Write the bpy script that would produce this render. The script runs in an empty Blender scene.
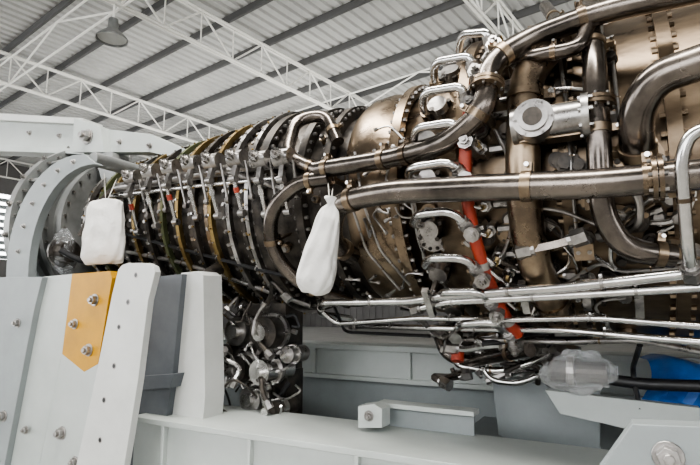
import bpy, math, random
from mathutils import Vector, Matrix
random.seed(4)
AXZ=2.2
CAM=Vector((0,-3,1.525))
pitch=math.radians(8.47); yaw=math.radians(118.3)
FW=Vector((math.cos(yaw)*math.cos(pitch),math.sin(yaw)*math.cos(pitch),math.sin(pitch)))
RT=Vector((math.sin(yaw),-math.cos(yaw),0)); UP=RT.cross(FW)
def ray(u,v): return FW*507+RT*(u-350)+UP*(232.5-v)
def W(u,v,Y):
    d=ray(u,v); return CAM+d*((Y-CAM.y)/d.y)
def Zp(u,v,z):
    d=ray(u,v); return CAM+d*((z-CAM.z)/d.z)
def C(u,v,R):
    d=ray(u,v); oy=CAM.y; oz=CAM.z-AXZ
    a=d.y**2+d.z**2; b=oy*d.y+oz*d.z; c=oy*oy+oz*oz-R*R
    D=b*b-a*c
    t=(-b-math.sqrt(D))/a if D>0 else -b/a
    return CAM+d*t
def P(t):
    if isinstance(t,Vector): return t
    if len(t)==4: return W(t[0],t[1],t[3])
    return C(*t)

# ---------- materials
def mat(name,col,metal=0,rough=.5,col2=None,scale=6,bump=0,bscale=40,rough2=None,stretch=None):
    m=bpy.data.materials.new(name); m.use_nodes=True; nt=m.node_tree; b=nt.nodes['Principled BSDF']
    b.inputs['Metallic'].default_value=metal; b.inputs['Roughness'].default_value=rough
    b.inputs['Base Color'].default_value=(*col,1)
    tc=nt.nodes.new('ShaderNodeTexCoord'); mp=nt.nodes.new('ShaderNodeMapping')
    nt.links.new(tc.outputs['Object'],mp.inputs[0])
    if stretch: mp.inputs['Scale'].default_value=stretch
    if col2:
        n=nt.nodes.new('ShaderNodeTexNoise'); n.inputs['Scale'].default_value=scale; n.inputs['Detail'].default_value=6; n.inputs['Roughness'].default_value=.65
        r=nt.nodes.new('ShaderNodeValToRGB'); r.color_ramp.elements[0].position=.36; r.color_ramp.elements[1].position=.66
        r.color_ramp.elements[0].color=(*col,1); r.color_ramp.elements[1].color=(*col2,1)
        nt.links.new(mp.outputs[0],n.inputs['Vector']); nt.links.new(n.outputs['Fac'],r.inputs[0]); nt.links.new(r.outputs[0],b.inputs['Base Color'])
        if rough2 is not None:
            mr=nt.nodes.new('ShaderNodeMapRange'); mr.inputs['From Min'].default_value=.3; mr.inputs['From Max'].default_value=.7
            mr.inputs['To Min'].default_value=rough; mr.inputs['To Max'].default_value=rough2
            nt.links.new(n.outputs['Fac'],mr.inputs[0]); nt.links.new(mr.outputs[0],b.inputs['Roughness'])
    if bump:
        n2=nt.nodes.new('ShaderNodeTexNoise'); n2.inputs['Scale'].default_value=bscale; n2.inputs['Detail'].default_value=4
        bp=nt.nodes.new('ShaderNodeBump'); bp.inputs['Strength'].default_value=bump; bp.inputs['Distance'].default_value=.01
        nt.links.new(mp.outputs[0],n2.inputs['Vector']); nt.links.new(n2.outputs['Fac'],bp.inputs['Height']); nt.links.new(bp.outputs[0],b.inputs['Normal'])
    return m
M={}
M['bronze']=mat('heat_stained_steel',(.14,.108,.08),.95,.22,(.34,.265,.185),4,.05,60,.38)
M['casing']=mat('turbine_casing_steel',(.075,.058,.043),.95,.25,(.21,.16,.11),2.2,.06,50,.42,(1,3,3))
M['pipe']=mat('dark_pipe_steel',(.09,.08,.072),.95,.17,(.23,.20,.175),5,.02,60,.30)
M['dark']=mat('dark_steel',(.03,.028,.026),.7,.36,(.11,.095,.08),9,.1,60,.6)
M['steel']=mat('machined_steel',(.24,.23,.22),.95,.24,(.48,.46,.44),12,.05,80,.40)
M['silver']=mat('silver_tube',(.52,.51,.50),1,.15,(.72,.71,.69),12,0,40,.28)
M['housing']=mat('housing_grey_steel',(.19,.198,.195),.4,.35,(.30,.305,.295),3,.05,40,.5)
M['brass']=mat('brassy_ring',(.17,.115,.045),.85,.35,(.34,.25,.11),9,0,40,.5)
M['green']=mat('primer_green_ring',(.08,.10,.05),.5,.5,(.14,.14,.07),9)
M['red']=mat('red_lacquer',(.36,.045,.016),.05,.36,(.22,.03,.016),9,0,40,.5)
M['paint']=mat('light_grey_paint',(.47,.50,.48),0,.42,(.40,.43,.41),2,.03,30)
M['paint2']=mat('mid_grey_paint',(.28,.31,.31),0,.5,(.23,.25,.25),2,.03,30)
M['white']=mat('white_paint',(.60,.61,.59),0,.4,(.52,.53,.51),3)
M['dgrey']=mat('dark_grey_paint',(.08,.09,.10),0,.5,(.12,.13,.14),3)
M['yellow']=mat('yellow_paint',(.55,.28,.006),0,.5,(.42,.21,.008),4)
M['blue']=mat('blue_tarp',(.015,.11,.40),0,.45,(.025,.17,.52),4,.4,12)
M['bag']=mat('white_cloth',(.74,.73,.70),0,.8,(.64,.63,.60),7,1.0,14)
M['string']=mat('string',(.6,.58,.52),0,.9)
M['black']=mat('black_rubber',(.015,.015,.016),0,.4)
M['roof']=mat('roof_sheet',(.47,.47,.45),.0,.5,(.38,.38,.37),.5)
M['purlin']=mat('purlin_steel',(.085,.085,.085),.1,.6)
M['truss']=mat('truss_paint',(.76,.75,.70),0,.5)
M['floor']=mat('concrete_floor',(.42,.41,.38),0,.7,(.34,.33,.31),1.2)
M['wall']=mat('wall_sheet',(.13,.125,.12),0,.7,(.17,.165,.16),.5)
M['glass']=mat('window_pane',(.5,.55,.58),0,.3)
pl=mat('clear_plastic',(.8,.82,.83),0,.08,None); pb=pl.node_tree.nodes['Principled BSDF']; pb.inputs['Transmission Weight'].default_value=.7
pb.inputs['IOR'].default_value=1.25; pb.inputs['Alpha'].default_value=.5
M['plastic']=pl

# ---------- mesh builder
class MB:
    def __init__(s): s.v=[]; s.f=[]; s.m=[]; s.mats=[]
    def mi(s,k):
        if k not in s.mats: s.mats.append(k)
        return s.mats.index(k)
    def add(s,vs,fs,k):
        o=len(s.v); s.v+= [tuple(x) for x in vs]; i=s.mi(k)
        for f in fs: s.f.append([o+a for a in f]); s.m.append(i)
    def obj(s,name,parent=None,ang=35,bevel=0):
        me=bpy.data.meshes.new(name); me.from_pydata(s.v,[],s.f)
        for k in s.mats: me.materials.append(M[k])
        me.polygons.foreach_set('material_index',s.m)
        me.polygons.foreach_set('use_smooth',[True]*len(s.f))
        me.update(); me.set_sharp_from_angle(angle=math.radians(ang))
        o=bpy.data.objects.new(name,me); bpy.context.collection.objects.link(o)
        if parent: o.parent=parent
        if bevel:
            b=o.modifiers.new('bevel','BEVEL'); b.width=bevel; b.segments=2; b.limit_method='ANGLE'; b.angle_limit=math.radians(50)
        return o
    def box(s,c,X,Y,Z,sx,sy,sz,k):
        c=Vector(c); vs=[]
        for a in(-1,1):
            for b in(-1,1):
                for d in(-1,1): vs.append(c+X*(a*sx/2)+Y*(b*sy/2)+Z*(d*sz/2))
        s.add(vs,[(0,1,3,2),(4,6,7,5),(0,4,5,1),(2,3,7,6),(0,2,6,4),(1,5,7,3)],k)
    def abox(s,a,b,k):
        a=Vector(a);b=Vector(b); s.box((a+b)/2,Vector((1,0,0)),Vector((0,1,0)),Vector((0,0,1)),abs(b.x-a.x),abs(b.y-a.y),abs(b.z-a.z),k)
    def cyl(s,a,b,r,k,n=14,r2=None):
        a=Vector(a);b=Vector(b); d=(b-a).normalized(); q=d.orthogonal().normalized(); w=d.cross(q)
        r2=r if r2 is None else r2; vs=[]
        for i in range(n):
            t=2*math.pi*i/n; e=q*math.cos(t)+w*math.sin(t); vs+= [a+e*r,b+e*r2]
        fs=[(2*i,2*((i+1)%n),2*((i+1)%n)+1,2*i+1) for i in range(n)]
        fs.append([2*i for i in range(n)][::-1]); fs.append([2*i+1 for i in range(n)])
        s.add(vs,fs,k)
    def sweep(s,path,rs,k,n=14):
        pts=[path[0]]
        R=[rs[0]]
        for p,r in zip(path[1:],rs[1:]):
            if (p-pts[-1]).length>1e-4 or abs(r-R[-1])>1e-5: pts.append(p); R.append(r)
        tan=[]
        for i in range(len(pts)):
            a=pts[max(0,i-1)]; b=pts[min(len(pts)-1,i+1)]; d=b-a
            tan.append(d.normalized() if d.length>1e-6 else tan[-1])
        q=tan[0].orthogonal().normalized(); vs=[]
        for i,p in enumerate(pts):
            q=(q-tan[i]*q.dot(tan[i])).normalized(); w=tan[i].cross(q)
            for j in range(n):
                t=2*math.pi*j/n; vs.append(p+(q*math.cos(t)+w*math.sin(t))*R[i])
        fs=[]
        for i in range(len(pts)-1):
            for j in range(n):
                a=i*n+j; b=i*n+(j+1)%n; fs.append((a,b,b+n,a+n))
        fs.append(list(range(n))[::-1]); fs.append([len(vs)-n+j for j in range(n)])
        s.add(vs,fs,k)
    def tube(s,pts,r,k,bend=.12,n=14,clamps=(),nuts=False,ck='bronze',cw=.35):
        p=[P(t) for t in pts]; path=[p[0]]
        for i in range(1,len(p)-1):
            a=p[i-1]-p[i]; b=p[i+1]-p[i]; c=min(bend,a.length*.48,b.length*.48)
            A=p[i]+a.normalized()*c; B=p[i]+b.normalized()*c
            for j in range(9):
                t=j/8; path.append(A*(1-t)**2+p[i]*2*t*(1-t)+B*t*t)
        path.append(p[-1])
        s.sweep(path,[r]*len(path),k,n)
        L=[0]
        for i in range(1,len(path)): L.append(L[-1]+(path[i]-path[i-1]).length)
        for f in clamps:
            d=f*L[-1]
            for i in range(1,len(path)):
                if L[i]>=d:
                    t=(path[i]-path[i-1]).normalized(); c=path[i-1]+t*(d-L[i-1])
                    s.cyl(c-t*r*cw,c+t*r*cw,r*1.12,ck,n)
                    e=t.cross(Vector((0,1,0))).normalized()
                    s.box(c+e*r*1.35,t,e,t.cross(e),r*.6,r*.7,r*.5,ck)
                    s.cyl(c+e*r*1.5-t.cross(e)*r*.6,c+e*r*1.5+t.cross(e)*r*.6,r*.18,'silver',6)
                    break
        if nuts:
            for a,b in((path[0],path[1]),(path[-1],path[-2])):
                t=(b-a).normalized(); s.cyl(a-t*r*.5,a+t*r*2.2,r*1.75,'steel',6); s.cyl(a+t*r*2.2,a+t*r*3,r*1.35,'steel',10)
        return path
    def lathe(s,prof,k,n=96,a0=0,a1=2*math.pi):
        vs=[]; full=abs(a1-a0-2*math.pi)<1e-6; m=n if full else n+1
        for x,r in prof:
            for j in range(m):
                t=a0+(a1-a0)*j/n; vs.append((x,-r*math.sin(t),AXZ+r*math.cos(t)))
        fs=[]
        for i in range(len(prof)-1):
            for j in range(n):
                a=i*m+j;b=i*m+(j+1)%m; fs.append((a,a+m,b+m,b))
        s.add(vs,fs,k)
    def ringbolts(s,x,r,N,rb=.012,l=.03,k='steel'):
        for j in range(N):
            t=2*math.pi*(j+.5)/N; y=-r*math.sin(t); z=AXZ+r*math.cos(t)
            s.cyl((x-l,y,z),(x+l,y,z),rb,k,6)
    def prism(s,poly,Y,th,k):
        a=[W(u,v,Y) for u,v in poly]; n=len(a); vs=a+[p+Vector((0,th,0)) for p in a]
        fs=[list(range(n)),[n+i for i in range(n)][::-1]]+[(i,n+i,n+(i+1)%n,(i+1)%n) for i in range(n)]
        s.add(vs,fs,k)
    def bolt(s,p,nrm,r,k='steel',l=None):
        l=l or r; p=Vector(p); nrm=Vector(nrm).normalized()
        s.cyl(p,p+nrm*l*.25,r*1.35,k,14); s.cyl(p,p+nrm*l*1.1,r,k,6); s.cyl(p,p+nrm*l*1.6,r*.5,k,8)
    def disc(s,u,v,R,rad,th,k,nb=8,bore=True):
        p=C(u,v,R); n=Vector((0,p.y,p.z-AXZ)).normalized(); X=Vector((1,0,0)); T=n.cross(X)
        s.cyl(p-n*.12,p-n*.0,rad*.72,k,24); s.cyl(p,p+n*th,rad,k,28)
        if bore: s.cyl(p+n*th,p+n*(th+.012),rad*.5,k,20)
        for j in range(nb):
            t=2*math.pi*j/nb; s.bolt(p+n*th+(X*math.cos(t)+T*math.sin(t))*rad*.8,n,rad*.1,'dark')
def empty(name,loc=(0,0,0)):
    e=bpy.data.objects.new(name,None); bpy.context.collection.objects.link(e); e.empty_display_size=.1; return e
XA=Vector((1,0,0));YA=Vector((0,1,0));ZA=Vector((0,0,1))
def frame(p):
    n=Vector((0,p.y,p.z-AXZ)).normalized(); return n,n.cross(XA)

# ================= ENGINE
eng=empty('gas_turbine_engine')
b=MB()
b.lathe([(-4.34,.3),(-4.34,.77),(-4.32,.80),(-4.24,.80),(-4.24,.72),(-4.17,.70),(-4.1,.675),(-4.05,.64),(-4.05,.69),(-3.99,.69),(-3.99,.60),(-3.93,.57),(-3.93,.62),(-3.86,.62),(-3.86,.44)],'housing')
b.lathe([(-4.15,.715),(-4.15,.74),(-4.10,.74),(-4.10,.70)],'paint2')
b.ringbolts(-4.28,.765,44,.014,.07); b.ringbolts(-3.9,.595,36,.012,.055); b.ringbolts(-4.02,.665,40,.012,.05)
for j in range(20):
    t=2*math.pi*(j+.4)/20; n=Vector((0,-math.sin(t),math.cos(t))); T=n.cross(XA)
    b.box(Vector((-4.15,0,AXZ))+n*.73,XA,T,n,.16,.03,.06,'housing'); b.bolt(Vector((-4.28,0,AXZ))+n*.80,n,.02)
b.obj('inlet_casing',eng)
b=MB(); N=12
xs=[-3.72+i*.158 for i in range(N)]
def Rc(x): return .455+(x+3.82)*.09
b.lathe([(-3.87,Rc(-3.87)),(-1.9,Rc(-1.9))],'dark')
cols=['steel','green','brass','steel','brass','dark','green','brass','dark','brass','steel','steel']
for i,x in enumerate(xs):
    r=Rc(x)
    b.lathe([(x-.05,r),(x-.05,r+.035),(x-.02,r+.035),(x-.02,r)],'dark' if i%3 else 'bronze')
    b.ringbolts(x-.035,r+.018,48,.009,.026,'steel')
    k=cols[i]
    b.lathe([(x+.035,r+.055),(x+.035,r+.09),(x+.062,r+.09),(x+.062,r+.055),(x+.035,r+.055)],k)
    NV=50
    for j in range(NV):
        t=2*math.pi*(j+.3*i)/NV; n=Vector((0,-math.sin(t),math.cos(t))); T=n.cross(XA); c=Vector((x,0,AXZ))
        b.cyl(c+n*r,c+n*(r+.075),.011,'steel',8)
        b.box(c+n*(r+.068)+XA*.022+T*.006,(XA+T*.3).normalized(),(T-XA*.3).normalized(),n,.075,.014,.006,'brass' if i%2 else 'steel')
        b.cyl(c+n*(r+.05)+XA*.048,c+n*(r+.1)+XA*.048,.007,'silver' if j%3 else 'brass',6)
b.obj('compressor_casing',eng)
b=MB()
b.lathe([(-1.9,.5),(-1.9,.69),(-1.84,.69),(-1.84,.625),(-1.62,.60),(-1.62,.67),(-1.57,.67),(-1.57,.60),(-1.45,.60),(-1.45,.655),(-1.41,.655),(-1.41,.58),(-1.3,.58)],'dark')
b.ringbolts(-1.87,.665,60,.012,.05,'steel'); b.ringbolts(-1.595,.645,60,.011,.045,'steel'); b.ringbolts(-1.43,.635,60,.010,.035,'steel')
b.lathe([(-1.33,.56),(-1.31,.63),(-1.25,.665),(-1.15,.675),(-1.05,.66),(-1.02,.64),(-1.02,.70),(-.97,.70),(-.97,.64)],'bronze')
b.ringbolts(-.995,.68,60,.011,.045,'steel')
b.lathe([(-.98,.63),(-.85,.66),(-.72,.78),(-.62,.80),(-.62,.86),(-.57,.86),(-.57,.80),(-.2,.81),(-.2,.855),(-.15,.855),(-.15,.81),(.18,.82),(.18,.87),(.23,.87),(.23,.82),(.62,.84),(.62,.9),(.68,.9),(.68,.84),(1.2,.88),(1.2,.98),(1.27,.98),(1.27,.9),(1.9,1.1),(1.9,.6)],'casing')
for x,r in((-.595,.83),(-.175,.835),(.205,.85),(.65,.88),(1.235,.95)): b.ringbolts(x,r,72,.012,.045,'bronze')
for x,r,N_,rb in((-1.75,.61,16,.03),(-1.5,.6,20,.022),(-.8,.72,18,.04),(-.4,.805,22,.035),(.0,.815,14,.04),(.42,.83,16,.045)):
    for j in range(N_):
        t=2*math.pi*(j+.35)/N_; n=Vector((0,-math.sin(t),math.cos(t))); c=Vector((x,0,AXZ))
        b.cyl(c+n*(r-.03),c+n*(r+.035),rb,'bronze',18); b.cyl(c+n*(r+.035),c+n*(r+.055),rb*.65,'steel',6)
b.obj('combustor_and_turbine_casing',eng)

# fuel manifold & nozzles
b=MB()
b.tube([(480,72,.98),(474,90,.98),(468,118,.98),(465,150,.98),(466,195,.98),(475,240,.98),(488,280,.98),(503,314,.98),(518,334,.98)],.027,'red',.1,clamps=(.08,.25,.4,.55,.68,.8,.92),ck='steel',cw=.6)
hp=[((470,40),(458,52),(462,34),(488,32),(492,48)),
((452,76),(434,82),(434,62),(470,56),(474,74)),
((440,108),(423,112),(423,92),(462,86),(468,104)),
((430,142),(414,144),(416,128),(455,122),(464,140)),
((430,178),(408,178),(410,168),(450,162),(464,176)),
((432,226),(412,224),(418,214),(452,211),(470,228)),
((440,268),(424,266),(430,258),(464,258),(480,272)),
((455,302),(437,300),(444,292),(480,292),(494,305)),
((472,332),(455,330),(462,324),(494,322),(512,336))]
for h in hp:
    pts=[(h[0][0],h[0][1],.74),(h[1][0],h[1][1],.9),(h[2][0],h[2][1],1.0),(h[3][0],h[3][1],1.04),(h[4][0],h[4][1],.98)]
    b.tube(pts,.019,'silver',.05,nuts=True)
    p=C(h[4][0]+4,h[4][1]+4,.98); n,T=frame(p); b.cyl(p-n*.14,p+n*.05,.034,'steel',8); b.bolt(p+n*.05,n,.02)
    p=C(h[0][0],h[0][1]+2,.78); n,T=frame(p); b.cyl(p-n*.12,p+n*.05,.045,'steel',18)
    for j in range(4):
        a=j*math.pi/2+.5; b.cyl(p+(XA*math.cos(a)+T*math.sin(a))*.055-n*.05,p+(XA*math.cos(a)+T*math.sin(a))*.055+n*.03,.012,'dark',6)
for u0 in [(505,60),(492,90),(488,120),(484,152),(486,182),(488,205),(492,228),(500,252),(510,268),(520,290)]:
    p=C(*u0,.84); n,T=frame(p)
    b.cyl(p-n*.05,p+n*.05,.028,'steel',6); b.cyl(p+n*.05,p+n*.09,.02,'silver',12); b.cyl(p+n*.09,p+n*.12,.012,'brass',6)
    q=C(466+ (u0[0]-485)*.8,u0[1],.98); b.tube([p+n*.09,p+n*.13,q],.009,'silver',.03)
    b.cyl(p+n*.02+XA*.03,p+n*.02+XA*.10,.018,'steel',6); b.cyl(p+n*.02+XA*.10,p+n*.02+XA*.13,.024,'brass',12)
b.disc(433,236,.72,.075,.02,'steel',10)
b.disc(508,232,.84,.045,.02,'bronze',6)
b.obj('fuel_manifold_and_nozzles',eng)

# large dark pipes
b=MB()
b.tube([(318,170,.80),(395,158,.86),(448,143,1.0),(484,112,1.06),(490,62,1.04),(530,38,1.02),(600,12,1.02),(720,-14,1.02)],.046,'pipe',.16,24,(.03,.2,.27,.47,.62,.78))
b.tube([(326,174,.79),(286,156,.78),(296,120,.76),(326,114,.72),(338,142,.66)],.036,'pipe',.1,18,(.12,.9))
b.tube([(330,178,.8),(298,182,.8),(268,212,.78),(274,258,.78),(306,288,.78),(350,302,.72)],.042,'pipe',.16,18,(.1,.5,.8))
b.tube([(352,256,.70),(330,240,.86),(336,203,.95),(385,192,1.02),(480,188,1.1),(600,184,1.12),(720,172,1.12)],.052,'pipe',.14,24,(.05,.28,.7,.9))
b.tube([(560,40,.86),(545,52,.95),(527,76,.94),(522,150,.94),(525,220,.94),(537,275,.94),(560,316,.9)],.068,'bronze',.16,28,(.05,.3,.93),cw=.2)
b.tube([(590,-14,.98),(594,60,1.0),(599,150,1.0),(602,215,1.0),(625,250,1.0),(674,256,.97)],.044,'pipe',.16,20,(.12,.38,.62,.97))
b.tube([(640,168,.84),(637,150,.96),(636,110,1.04),(655,78,1.1),(725,54,1.12)],.058,'pipe',.16,24,(.22,))
b.tube([(728,124,1.18),(690,132,1.2),(681,160,1.2),(688,250,1.18),(692,275,1.1)],.020,'silver',.08,14,(.5,),nuts=True)
b.tube([(500,62,.95),(545,54,1.02),(580,48,1.02),(590,20,1.0)],.03,'pipe',.08,16,(.5,))
b.tube([(545,6,.9),(560,26,.98),(640,6,1.0),(720,-8,1.0)],.028,'pipe',.08,16,(.3,.6))
b.tube([(610,170,.98),(640,196,.98),(640,228,.96),(600,236,.9)],.014,'steel',.05,10,(),nuts=True)
b.disc(638,160,.9,.085,.03,'bronze',10,False)
b.disc(668,252,.86,.07,.03,'bronze',8,False)
b.disc(565,300,.84,.10,.03,'bronze',10,False)
for (u0,v0,R0,u1,v1,R1,r) in((484,112,1.06,490,62,1.04,.07),(594,60,1.0,599,150,1.0,.066),(600,184,1.12,720,172,1.12,.078)):
    a=C(u0,v0,R0); c=C(u1,v1,R1); d=(c-a).normalized(); m_=(a+c)/2
    b.cyl(m_-d*.016,m_-d*.002,r,'bronze',24); b.cyl(m_+d*.002,m_+d*.016,r,'bronze',24)
    q=d.orthogonal().normalized(); w_=d.cross(q)
    for j in range(8):
        t=j*math.pi/4; e=(q*math.cos(t)+w_*math.sin(t))*(r-.01); b.cyl(m_+e-d*.028,m_+e+d*.028,.006,'steel',6)
b.obj('air_bleed_pipes',eng)

# bottom silver tubes
b=MB()
b.tube([(350,318,.72),(320,314,.82),(322,303,.84),(415,301,.94),(440,296,.98),(560,288,1.06),(720,270,1.1)],.020,'silver',.06,12,(.2,.38,.55,.7,.85),ck='steel')
b.tube([(415,310,.94),(445,302,.98),(560,296,1.06),(720,286,1.1)],.017,'silver',.06,12,(.2,.5,.8),nuts=True,ck='steel')
b.tube([(345,300,.75),(318,308,.82),(336,324,.86),(420,318,.92),(500,320,1.0),(600,318,1.04),(720,328,1.06)],.013,'silver',.06,12,(.2,.5,.8),ck='steel')
b.tube([(352,326,.8),(430,328,.9),(560,330,1.0),(720,344,1.04)],.016,'silver',.06,12,(.2,.5,.8),nuts=True,ck='steel')
b.tube([(420,320,.9),(440,338,.9),(560,342,.98),(640,340,1.0),(720,356,1.02)],.012,'steel',.06,12,(.4,.7))
b.tube([(330,296,.75),(345,332,.8),(430,336,.85)],.010,'black',.06,8)
for u,v in((428,306),(524,300),(586,296),(640,312)):
    p=C(u,v,1.0); n,T=frame(p); b.box(p-n*.02,XA,T,n,.03,.16,.03,'steel'); b.box(p-n*.1,XA,T,n,.02,.03,.16,'dark')
b.tube([(452,346,.9),(456,366,.9),(500,372,.9),(540,360,.9),(560,348,.9)],.02,'silver',.08,12,(.4,),nuts=True)
b.tube([(480,344,.88),(486,380,.86),(520,384,.86),(545,372,.86)],.016,'silver',.08,12,nuts=True)
b.tube([(438,334,.8),(446,356,.9),(470,362,.95),(530,350,1.0)],.034,'pipe',.1,14,(.3,.8))
b.tube([(560,352,.9),(600,378,.8),(640,384,.7),(760,388,.7)],.028,'black',.1,14)
b.tube([(640,345,.95),(632,370,.9),(640,410,.8)],.012,'black',.1,8)
p=C(458,350,.95); n,T=frame(p); b.cyl(p,p+n*.06,.035,'red',16)
random.seed(11)
for i in range(34):
    u=random.uniform(445,560); v=random.uniform(330,378); p=C(u,v,random.uniform(.82,.95))
    pts=[p]
    for j in range(3): pts.append(pts[-1]+Vector((random.uniform(-.12,.12),random.uniform(-.05,.05),random.uniform(-.05,.05))))
    b.tube(pts,random.choice([.007,.010,.014,.02]),random.choice(['silver','steel','dark','black','pipe']),.04,8,nuts=i%2==0)
for i in range(14):
    p=C(random.uniform(440,560),random.uniform(328,352),.84); n,T=frame(p); r=random.uniform(.02,.05); b.cyl(p-n*.08,p+n*.06,r,'dark',14); b.cyl(p+n*.03,p+n*.05,r*1.25,'steel',14)
b.obj('oil_and_drain_tubes',eng)

# valve block + small hardware
b=MB()
p=C(548,122,1.0); n,T=frame(p)
b.cyl(p-XA*.11,p+XA*.12,.062,'steel',20); b.box(p-n*.03,XA,T,n,.22,.135,.07,'bronze')
b.cyl(p+XA*.12,p+XA*.145,.085,'steel',20); b.cyl(p-XA*.13,p-XA*.11,.07,'steel',20)
q=p-XA*.045+n*.03; b.cyl(q-n*.05,q+n*.04,.075,'steel',28); b.cyl(q+n*.04,q+n*.055,.055,'steel',24); b.cyl(q+n*.056,q+n*.058,.036,'dark',20)
for j in range(6):
    t=j*math.pi/3; b.bolt(q+n*.04+(XA*math.cos(t)+T*math.sin(t))*.065,n,.007)
for j in range(8):
    t=j*math.pi/4; b.cyl(p+XA*.11+(n*math.cos(t)+T*math.sin(t))*.075,p+XA*.16+(n*math.cos(t)+T*math.sin(t))*.075,.008,'silver',6)
b.cyl(p-n*.2,p,.05,'dark',14)
for (u,v,R,l) in((392,158,.8,.2),(448,140,.95,.25),(536,30,.98,.2),(600,92,.96,.2),(595,200,1.0,.25),(388,200,.96,.3),(478,186,1.0,.25),(664,188,1.06,.3),(584,252,.95,.2),(500,64,.95,.2),(330,178,.76,.2),(276,240,.74,.2)):
    p=C(u,v,R); n,T=frame(p)
    b.box(p-n*l/2,XA,T,n,.05,.012,l,'bronze'); b.box(p,XA,T,n,.07,.07,.012,'bronze'); b.bolt(p+XA*.02,n,.009); b.bolt(p-XA*.02,n,.009)
b.tube([(520,252,.98),(560,244,.98),(584,236,.98)],.02,'pipe',.05,4,nuts=True)
random.seed(21)
for i in range(110):
    u=random.uniform(480,700); v=random.choice([random.uniform(60,180),random.uniform(195,320)]);
    if u>615 and v<150: continue
    p=C(u,v,.82); n,T=frame(p); r=random.uniform(.01,.03); h=random.uniform(.03,.1)
    b.cyl(p-n*.03,p+n*h,r,random.choice(['steel','bronze','dark','dark']),random.choice([6,12,16])); b.cyl(p+n*h*.6,p+n*h*.75,r*1.4,'dark',12)
for i in range(26):
    u=random.uniform(485,690); v=random.uniform(200,318); p=C(u,v,.87); n,T=frame(p); pts=[p]
    for j in range(3): pts.append(pts[-1]+XA*random.uniform(-.15,.15)+T*random.uniform(-.12,.12)+n*random.uniform(-.02,.04))
    b.tube(pts,random.choice([.006,.009,.014]),random.choice(['steel','dark','bronze','silver']),.04,8,nuts=i%2==0)
for i in range(22):
    u=random.uniform(350,430); v=random.uniform(130,310); p=C(u,v,.70); n,T=frame(p); pts=[p]
    for j in range(2): pts.append(pts[-1]+XA*random.uniform(-.1,.1)+T*random.uniform(-.12,.12)+n*random.uniform(-.01,.02))
    b.tube(pts,.006,'steel',.04,8,nuts=True)
for pts in ([(500,205),(560,210),(610,230),(640,262),(700,262)],[(505,290),(540,300),(600,262),(620,272),(700,266)],[(495,130),(510,160),(512,230),(500,262)],
            [(560,60),(566,100),(572,170),(576,232),(590,262)],[(430,190),(440,206),(500,200),(560,206)],[(345,160),(350,200),(366,250),(400,290)],[(355,152),(362,200),(380,250),(410,285)],[(610,40),(616,90),(622,150),(628,170)],
            [(500,100),(560,88),(590,90)],[(410,192),(418,240),(430,270),(470,312)]):
    R=.90 if pts[0][0]>480 else .74
    b.tube([(u,v,R) for u,v in pts],.008,'steel',.05,8,(.2,.5,.8))
b.obj('valve_block_and_brackets',eng,bevel=.003)

# variable vane actuation
b=MB()
b.tube([(118,188,.66),(200,174,.70),(292,160,.78)],.035,'steel',.05,18)
b.tube([(112,196,.62),(200,186,.66),(280,178,.72)],.018,'silver',.05,14)
for i,(u,v) in enumerate(((134,178),(152,172),(172,168),(193,164),(214,162),(238,159),(262,160),(284,158))):
    R=.74+.012*i; p=C(u,v,R); n,T=frame(p); T=T if T.z<0 else -T
    b.cyl(p-XA*.05,p+XA*.05,.052,'steel',20); b.cyl(p-n*.02-XA*.01,p+n*.07-XA*.01,.033,'silver',16)
    b.bolt(p+n*.07-XA*.01,n,.018); b.box(p+T*.06,XA,T,n,.03,.18,.03,'steel')
    e=p+T*.13; f=C(u+4,v+54,Rc(e.x)+.12)
    b.cyl(e,f,.012,'silver',10); b.cyl(e-XA*.02,e+XA*.02,.024,'steel',12); b.cyl(f-XA*.02,f+XA*.02,.022,'steel',12)
    b.cyl(e*.75+f*.25,e*.6+f*.4,.017,'red' if i in(0,2,5) else 'silver',6)
    b.cyl(p-n*.2,p,.02,'dark',10)
    g=p+XA*.06+T*.02; h=C(u+14,v+38,Rc(e.x)+.10); b.cyl(g,h,.009,'steel',8); b.cyl(h-XA*.015,h+XA*.015,.018,'steel',10)
b.tube([(200,165,.74),(262,182,.74),(300,196,.76)],.016,'steel',.05,10)
b.tube([(118,232,.60),(170,246,.62),(230,262,.68),(300,280,.74)],.012,'black',.1,8,(.2,.4,.6,.8),ck='steel')
b.tube([(118,250,.58),(180,262,.62),(240,282,.68),(310,306,.72)],.014,'steel',.1,8,(.2,.4,.6,.8))
b.tube([(80,236,.80),(96,205,.72),(112,190,.66)],.02,'dark',.1,10)
b.tube([(60,250,.84),(82,262,.76),(112,262,.62)],.022,'black',.1,10)
b.obj('vane_actuator_linkage',eng)

# accessory gearbox
b=MB(); random.seed(8)
c=W(262,362,-.35)
b.box(c+Vector((-.06,.15,.14)),XA,YA,ZA,.40,.2,.46,'dark'); b.box(c+Vector((0,.14,-.2)),XA,YA,ZA,.32,.18,.3,'dark')
for dx,dz,r,l,k in((-.15,.19,.09,.14,'steel'),(.10,.19,.10,.18,'dark'),(-.12,-.04,.08,.16,'dark'),(.11,-.04,.075,.22,'silver'),(-.02,-.22,.08,.14,'steel'),(.17,-.26,.05,.2,'dark'),(-.24,.05,.06,.12,'dark'),(.24,.06,.05,.12,'steel')):
    q=c+Vector((dx,.05,dz)); b.cyl(q+YA*.06,q-YA*l,r,k,20); b.cyl(q-YA*l*.3,q-YA*l*.45,r*1.2,'steel',20); b.cyl(q-YA*l,q-YA*(l+.04),r*.5,'silver',12)
    for j in range(6):
        t=j*math.pi/3; b.cyl(q-YA*l*.4+XA*math.cos(t)*r*1.1+ZA*math.sin(t)*r*1.1,q-YA*l*.6+XA*math.cos(t)*r*1.1+ZA*math.sin(t)*r*1.1,.01,'silver',6)
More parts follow.
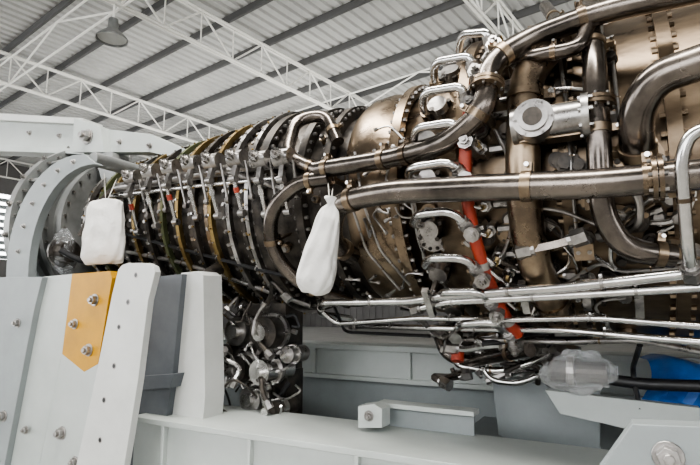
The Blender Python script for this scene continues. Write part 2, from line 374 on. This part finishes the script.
for i in range(44):
    a=c+Vector((random.uniform(-.3,.26),random.uniform(-.2,.05),random.uniform(-.38,.38)))
    pts=[a]
    for j in range(3): pts.append(pts[-1]+Vector((random.uniform(-.12,.12),random.uniform(-.06,.04),random.uniform(-.13,.13))))
    b.tube(pts,random.choice([.007,.010,.015]),random.choice(['silver','silver','steel','dark','black']),.05,8,nuts=i%2==0)
b.cyl(c+Vector((-.05,.15,.3)),c+Vector((-.05,.25,.6)),.1,'dark',16)
b.obj('accessory_gearbox',eng,bevel=.004)

# ================= inlet support frame
b=MB()
b.prism([(-60,116),(80,122),(84,151),(-60,146)],-.35,.10,'paint')
b.prism([(-60,110),(82,118),(82,124),(-60,117)],-.40,.20,'white')
b.prism([(-60,143),(84,149),(84,154),(-60,149)],-.40,.20,'paint')
b.prism([(74,118),(100,126),(104,152),(72,152)],-.42,.24,'paint')
b.prism([(96,128),(150,134),(196,154),(196,162),(150,152),(98,152)],-.35,.10,'paint')
b.prism([(66,150),(80,150),(96,162),(60,200),(52,196)],-.35,.06,'housing')
b.prism([(94,152),(112,152),(118,190),(104,190)],-.40,.16,'housing')
# curved leg sweeping down beside the inlet flange
n_=14; out=[];inn=[]
for i in range(n_+1):
    t=i/n_; a=math.pi/2*t
    out.append((84-78*math.sin(a),154+ (278-154)*(1-math.cos(a)))); inn.append((96-68*math.sin(a),164+(278-164)*(1-math.cos(a))))
b.prism(out+inn[::-1],-.86,.06,'paint2')
for i in range(2,n_,2):
    u=(out[i][0]+inn[i][0])/2; v=(out[i][1]+inn[i][1])/2; b.bolt(W(u,v,-.86),(0,-1,0),.016)
q0=W(90,158,-.86); b.cyl(q0+YA*.02,Vector((q0.x,-.4,q0.z)),.05,'housing',14)
q=W(88,137,-.42); b.bolt(q,(0,-1,0),.05)
for u,v in((30,133),(120,142),(150,146),(60,136)): b.bolt(W(u,v,-.35),(0,-1,0),.02)
b.obj('inlet_support_bracket',eng,bevel=.006)

# ================= skid
skid=empty('steel_skid_frame')
b=MB()
def rail(y0,y1,z0,z1,x0,x1,k='paint',fl=.03):
    b.abox((x0,y0,z1-fl),(x1,y1,z1),k); b.abox((x0,y0,z0),(x1,y1,z0+fl),k)
    ym=y0+.03; b.abox((x0,ym,z0+fl),(x1,ym+.03,z1-fl),k); b.abox((x0,y1-.06,z0+fl),(x1,y1-.03,z1-fl),k)
rail(-.92,-.40,.35,.91,-2.55,3.2)
for i in range(9):
    x=-2.3+i*.6; b.abox((x,-.92,.38),(x+.02,-.88,.88),'paint')
rail(.55,.95,.45,1.0,-5,3.2,'paint2'); 
b.abox((-5,.5,1.0),(3.2,.62,1.24),'paint'); b.abox((-5,.46,1.21),(3.2,.75,1.25),'paint'); b.abox((-5,.46,.99),(3.2,.75,1.02),'paint')
for i in range(10): b.abox((-4.6+i*.8,.47,1.02),(-4.58+i*.8,.5,1.21),'paint')
for x in(-4.7,-2.6,-.9,.9,2.6): b.abox((x,-.42,.45),(x+.22,.6,.8),'paint2')
for x in(-4.8,-2.4,0,2.6):
    for y in(-.8,.6): b.abox((x,y,0),(x+.25,y+.25,.47),'paint2')
b.prism([(358,406),(374,404),(382,409),(382,428),(358,428)],-.62,.1,'paint')
b.prism([(376,402),(474,412),(474,417),(376,407)],-.5,.10,'paint')
b.prism([(376,407),(474,417),(474,438),(376,428)],-.44,.02,'paint2')
b.bolt(W(369,416,-.62),(0,-1,0),.02)
b.prism([(545,390),(700,408),(700,440),(640,432),(560,414)],-.2,.06,'paint')
b.prism([(598,472),(632,424),(730,428),(730,480)],-1.3,.08,'paint2'); b.bolt(W(668,456,-1.3),(0,-1,0),.03)
b.abox((0,-1.3,.35),(.6,-.9,.75),'paint2')
b.prism([(492,376),(600,384),(600,470),(500,450)],.1,.05,'paint2')
b.obj('rails_and_brackets',skid,bevel=.005)

# ================= support pedestal plates (left)
b=MB()
b.prism([(181,273),(198,271),(203,275),(205,395),(192,540),(150,540),(172,380)],-.78,.16,'white')
b.prism([(152,277),(182,274),(172,380),(150,540),(108,540),(142,380)],-.82,.12,'dgrey')
b.prism([(143,376),(174,374),(170,388),(140,390)],-.86,.1,'dgrey')
b.prism([(118,270),(122,265),(128,263),(147,263),(153,266),(155,272),(148,300),(138,380),(112,540),(60,540),(95,380),(112,295)],-1.12,.04,'white')
b.prism([(72,274),(110,271),(112,278),(98,364),(84,372),(62,354)],-1.0,.12,'yellow')
b.prism([(62,354),(84,372),(98,364),(70,540),(24,540)],-1.0,.12,'paint')
b.prism([(42,277),(72,274),(62,354),(24,540),(-10,540)],-.98,.12,'paint')
b.prism([(-70,280),(10,277),(42,277),(34,310),(-10,540),(-120,540)],-1.02,.05,'paint2')
for u,v,Y,r in((95,300,-1.0,.028),(89,350,-1.0,.028),(75,324,-1.0,.024),(62,433,-1.0,.03),(75,462,-1.0,.025),(18,323,-1.02,.024),(4,416,-1.02,.028),(26,430,-1.0,.02)): b.bolt(W(u,v,Y),(0,-1,0),r)
for u,v in((136,275),(128,302),(119,327),(114,366),(104,400),(100,440)): 
    q=W(u,v,-1.12); b.cyl(q+YA*.002,q-YA*.002,.012,'black',16); b.cyl(q+YA*.002,q-YA*.0015,.017,'steel',16)
q=W(200,270,-.7); b.cyl(Vector((q.x,-.62,q.z-.02)),Vector((q.x,-.40,AXZ-.35)),.04,'dark',12)
a=W(200,465,-.7); b.abox((a.x-1.6,-1.14,0),(a.x+.1,-.60,.45),'paint2')
b.obj('engine_support_pedestal',skid,bevel=.005)

# ================= bags
def bag(name,top,h,w,d,tilt,prof,hang):
    b=MB(); n=40; vs=[]
    pr=[]
    for i in range(len(prof)-1):
        for s in range(3):
            f=s/3; pr.append(tuple(prof[i][k]*(1-f)+prof[i+1][k]*f for k in range(3)))
    pr.append(prof[-1]); rows=len(pr)
    ax=Vector((math.sin(tilt),0,-math.cos(tilt))); side=Vector((math.cos(tilt)*.93,.36,math.sin(tilt)*.93)).normalized(); fr=ax.cross(side).normalized()
    for i,(t,ww,dd) in enumerate(pr):
        c=top+ax*(h*t)
        for j in range(n):
            a=2*math.pi*j/n; ca,sa=math.cos(a),math.sin(a); e=.75
            x=math.copysign(abs(ca)**e,ca)*w/2*ww; y=math.copysign(abs(sa)**e,sa)*d/2*dd
            wr=1+.12*math.sin(a*5+i*.5)*(1-t)+.07*math.sin(a*9-i*.7)+.10*math.sin(t*17+a*2)*math.sin(a*3)+random.uniform(-.03,.03)
            vs.append(c+side*x*(1+(wr-1)*.4)+fr*y*wr+ax*(.008*math.sin(a*3+i*.4)))
    fs=[]
    for i in range(rows-1):
        for j in range(n):
            p=i*n+j;q=i*n+(j+1)%n; fs.append((p,p+n,q+n,q))
    fs.append(list(range(n))); fs.append([(rows-1)*n+j for j in range(n)][::-1])
    b.add(vs,fs,'bag'); 
    for hh in hang: b.tube([top+ax*.02,hh],.004,'string',.02,6)
    b.cyl(top+ax*.01,top+ax*.03,.02,'string',10)
    o=b.obj(name,None,80); s=o.modifiers.new('sub','SUBSURF'); s.levels=1; s.render_levels=1
    return o
random.seed(3)
A=[(-.02,.35,.3),(.0,.7,.4),(.03,.82,.5),(.12,.86,.7),(.4,.93,.95),(.7,1,1.05),(.9,1,.95),(.97,.95,.6),(1,.85,.25)]
bag('desiccant_bag',W(106,201,-.85),.42,.29,.11,0.03,A,[W(104,170,-.62),W(118,176,-.66)])
B=[(-.1,.5,.4),(-.04,.25,.2),(0,.22,.2),(.06,.5,.4),(.15,.62,.7),(.4,.78,.95),(.65,.95,1.1),(.85,1,1.05),(.95,.85,.8),(1,.5,.35)]
bag('desiccant_bag',W(331,206,-.98),.42,.18,.12,-.24,B,[W(333,186,-.86),W(328,180,-.84)])

def wrap(name,c,rx,ry,rz):
    b=MB(); n=30; m=18; vs=[]; fs=[]
    for i in range(m+1):
        for j in range(n):
            f=math.pi*i/m; t=2*math.pi*j/n; d=Vector((math.sin(f)*math.cos(t),math.sin(f)*math.sin(t),math.cos(f)))
            s=1+random.uniform(-.12,.1)+.15*math.sin(t*3+f*2); vs.append(Vector(c)+Vector((d.x*rx*s,d.y*ry*s,d.z*rz*s)))
    for i in range(m):
        for j in range(n): fs.append((i*n+j,i*n+n+j,i*n+n+(j+1)%n,i*n+(j+1)%n))
    b.add(vs,fs,'plastic')
    b.cyl(Vector(c)-XA*rx*.8,Vector(c)+XA*rx*.8,rz*.55,'dark',16); b.cyl(Vector(c)-XA*rx*.3,Vector(c)-XA*rx*.1,rz*.75,'steel',16)
    return b.obj(name,eng,20)
wrap('plastic_wrap',W(578,372,-.75),.13,.08,.075)
wrap('plastic_wrap_inlet',W(64,252,-.7),.10,.08,.15)
# blue tarp
b=MB(); nx,nz=30,24; vs=[];fs=[]
x0=W(640,362,.1); x1=W(790,425,.1)
for i in range(nz):
    for j in range(nx):
        t=i/(nz-1); s=j/(nx-1); vs.append((x0.x+(x1.x-x0.x)*s+.05*math.sin(t*6), .36-.30*math.sin(min(1,t*2)*math.pi/2)+.04*math.sin(s*17+t*4)+random.uniform(-.012,.012), x0.z-(x0.z-.85)*max(0,t-.15)/.85+.025*math.sin(s*9)))
for i in range(nz-1):
    for j in range(nx-1): a=i*nx+j; fs.append((a,a+nx,a+nx+1,a+1))
b.add(vs,fs,'blue'); b.obj('blue_tarpaulin')

# ================= HALL
hall=Matrix.Translation((0,-3,0))@Matrix.Rotation(math.radians(-9.2),4,'Z')
def place(o): o.matrix_world=hall; return o
def roofz(y): return 9.1-.005*y
XL,XR,YN,YF=-30,22,-14,32
b=MB(); vs=[];fs=[]; x=XL; prof=[]
while x<XR: prof+= [(x,0),(x+.15,0),(x+.18,.07),(x+.27,.07)]; x+=.30
for (px,pz) in prof:
    for y in(YN,YF): vs.append((px,y,roofz(y)+pz))
for i in range(len(prof)-1): a=2*i; fs.append((a,a+1,a+3,a+2))
b.add(vs,fs,'roof')
y=YN
while y<YF:
    b.abox((XL,y,roofz(y)-.2),(XR,y+.07,roofz(y)-.01),'purlin'); y+=1.45
place(b.obj('ceiling'))
b=MB()
for x in(-28.3,-22.3,-16.3,-10.0,-4.0,2,8,14):
    T0=lambda y:Vector((x,y,roofz(y)-.26)); B0=lambda y:Vector((x,y,roofz(y)-1.15))
    for o in(-.05,.05):
        b.cyl(T0(YN)+XA*o,T0(YF)+XA*o,.035,'truss',6); b.cyl(B0(YN)+XA*o,B0(YF)+XA*o,.035,'truss',6)
    y=YN; k=0
    while y<YF-1.2:
        b.cyl(T0(y) if k%2 else B0(y),B0(y+1) if k%2 else T0(y+1),.026,'truss',6); b.cyl(T0(y),B0(y),.02,'truss',6); y+=1; k+=1
for y in(5,13,21): 
    for z in(-.3,-1.15): b.cyl(Vector((XL,y,roofz(y)+z)),Vector((XR,y,roofz(y)+z)),.03,'truss',6)
    x=-28.3; 
    while x<13: 
        b.cyl(Vector((x,y,roofz(y)-1.15)),Vector((x+3,y,roofz(y)-.3)),.025,'truss',6); b.cyl(Vector((x+3,y,roofz(y)-.3)),Vector((x+6,y,roofz(y)-1.15)),.025,'truss',6); x+=6
place(b.obj('roof_truss'))
b=MB(); b.abox((XL-2,YN-12,-.2),(XR+2,YF+1,0),'floor'); place(b.obj('floor'))
b=MB(); b.abox((XL,YF,0),(XR,YF+.2,roofz(YF)+.1),'wall')
x=XL
while x<XR: b.abox((x,YF-.05,0),(x+.1,YF,roofz(YF)),'wall'); x+=.6
place(b.obj('wall_back'))
b=MB(); b.abox((XL-.2,-4,0),(XL,YF,4),'wall'); b.abox((XL-.2,-4,7.4),(XL,YF,9.4),'wall')
y=-4
while y<YF: b.abox((XL-.2,y,4),(XL,y+.8,7.4),'wall'); y+=4
place(b.obj('wall_left'))
b=MB(); y=-3.2
while y<YF-1:
    for i in range(9): b.abox((XL-.12,y,4.02+i*.37),(XL-.06,y+3.2,4.22+i*.37),'paint2')
    y+=4
place(b.obj('window_1'))
b=MB()
for x0,x1 in((-30,-20),(-14,-3),(3,12),(18,22)): b.abox((x0,YN-.2,0),(x1,YN,4.6),'wall')
b.abox((XL,YN-.2,4.2),(XR,YN,5.0),'wall'); b.abox((XL,YN-.2,8.2),(XR,YN,9.2),'wall')
x=XL
while x<XR: b.abox((x,YN-.2,4.6),(x+.3,YN,8.4),'wall'); x+=5
place(b.obj('wall_front'))
b=MB(); b.abox((XR,YN,0),(XR+.2,YF,1.2),'wall'); b.abox((XR,YN,5),(XR+.2,YF,9.2),'wall')
y=YN
while y<YF: b.abox((XR,y,1),(XR+.2,y+4,5.2),'wall'); y+=8
place(b.obj('wall_right'))

# high bay lamp
b=MB(); L=Zp(112,40,7.1); sc=.75
pr=[(0,.42),(.05,.42),(.12,.36),(.3,.17),(.36,.14),(.62,.13),(.66,.05)]
n=24; vs=[]
for h,r in pr:
    for j in range(n): t=2*math.pi*j/n; vs.append(L+Vector((r*sc*math.cos(t),r*sc*math.sin(t),h*sc)))
b.add(vs,[(i*n+j,i*n+(j+1)%n,i*n+n+(j+1)%n,i*n+n+j) for i in range(len(pr)-1) for j in range(n)],'housing')
b.cyl(L+ZA*.04,L+ZA*.06,.38*sc,'white',24); b.cyl(L+ZA*.4,L+ZA*1.7,.025,'truss',8)
b.obj('high_bay_lamp')

# ================= light
w=bpy.data.worlds.new('World'); bpy.context.scene.world=w; w.use_nodes=True
bg=w.node_tree.nodes['Background']; bg.inputs[0].default_value=(.98,.985,1,1); bg.inputs[1].default_value=7.8
def area(name,loc,target,size,en,col=(1,1,1),spread=180):
    l=bpy.data.lights.new(name,'AREA'); l.shape='RECTANGLE'; l.size=size[0]; l.size_y=size[1]; l.energy=en; l.color=col; l.spread=math.radians(spread)
    o=bpy.data.objects.new(name,l); bpy.context.collection.objects.link(o); o.location=loc
    o.rotation_euler=(Vector(target)-Vector(loc)).to_track_quat('-Z','Y').to_euler(); return o
area('added_overhead_key',(-2,-2.2,8.0),(-1,-.2,2),(8,1.0),1100,(1,.97,.92))  # added key light for highlights on the engine, not a hall fixture
area('added_roof_fill',(-8,8,2),(-12,14,9),(12,2),900,(1,.99,.96),150)  # added fill behind the engine to brighten the roof underside, no real lamp
area('added_roof_fill_b',(2,4,1.2),(2,9,9),(8,1.5),450,(1,.99,.96),150)  # second added roof fill, likewise no fixture of the hall
try: bpy.context.scene.view_settings.look='AgX - Medium High Contrast'
except Exception: pass
cam=bpy.data.cameras.new('Camera'); co=bpy.data.objects.new('Camera',cam); bpy.context.collection.objects.link(co)
cam.sensor_width=36; cam.lens=36*507/700; cam.clip_end=300
m=Matrix((RT,UP,-FW)).transposed().to_4x4(); m.translation=CAM; co.matrix_world=m
bpy.context.scene.camera=co
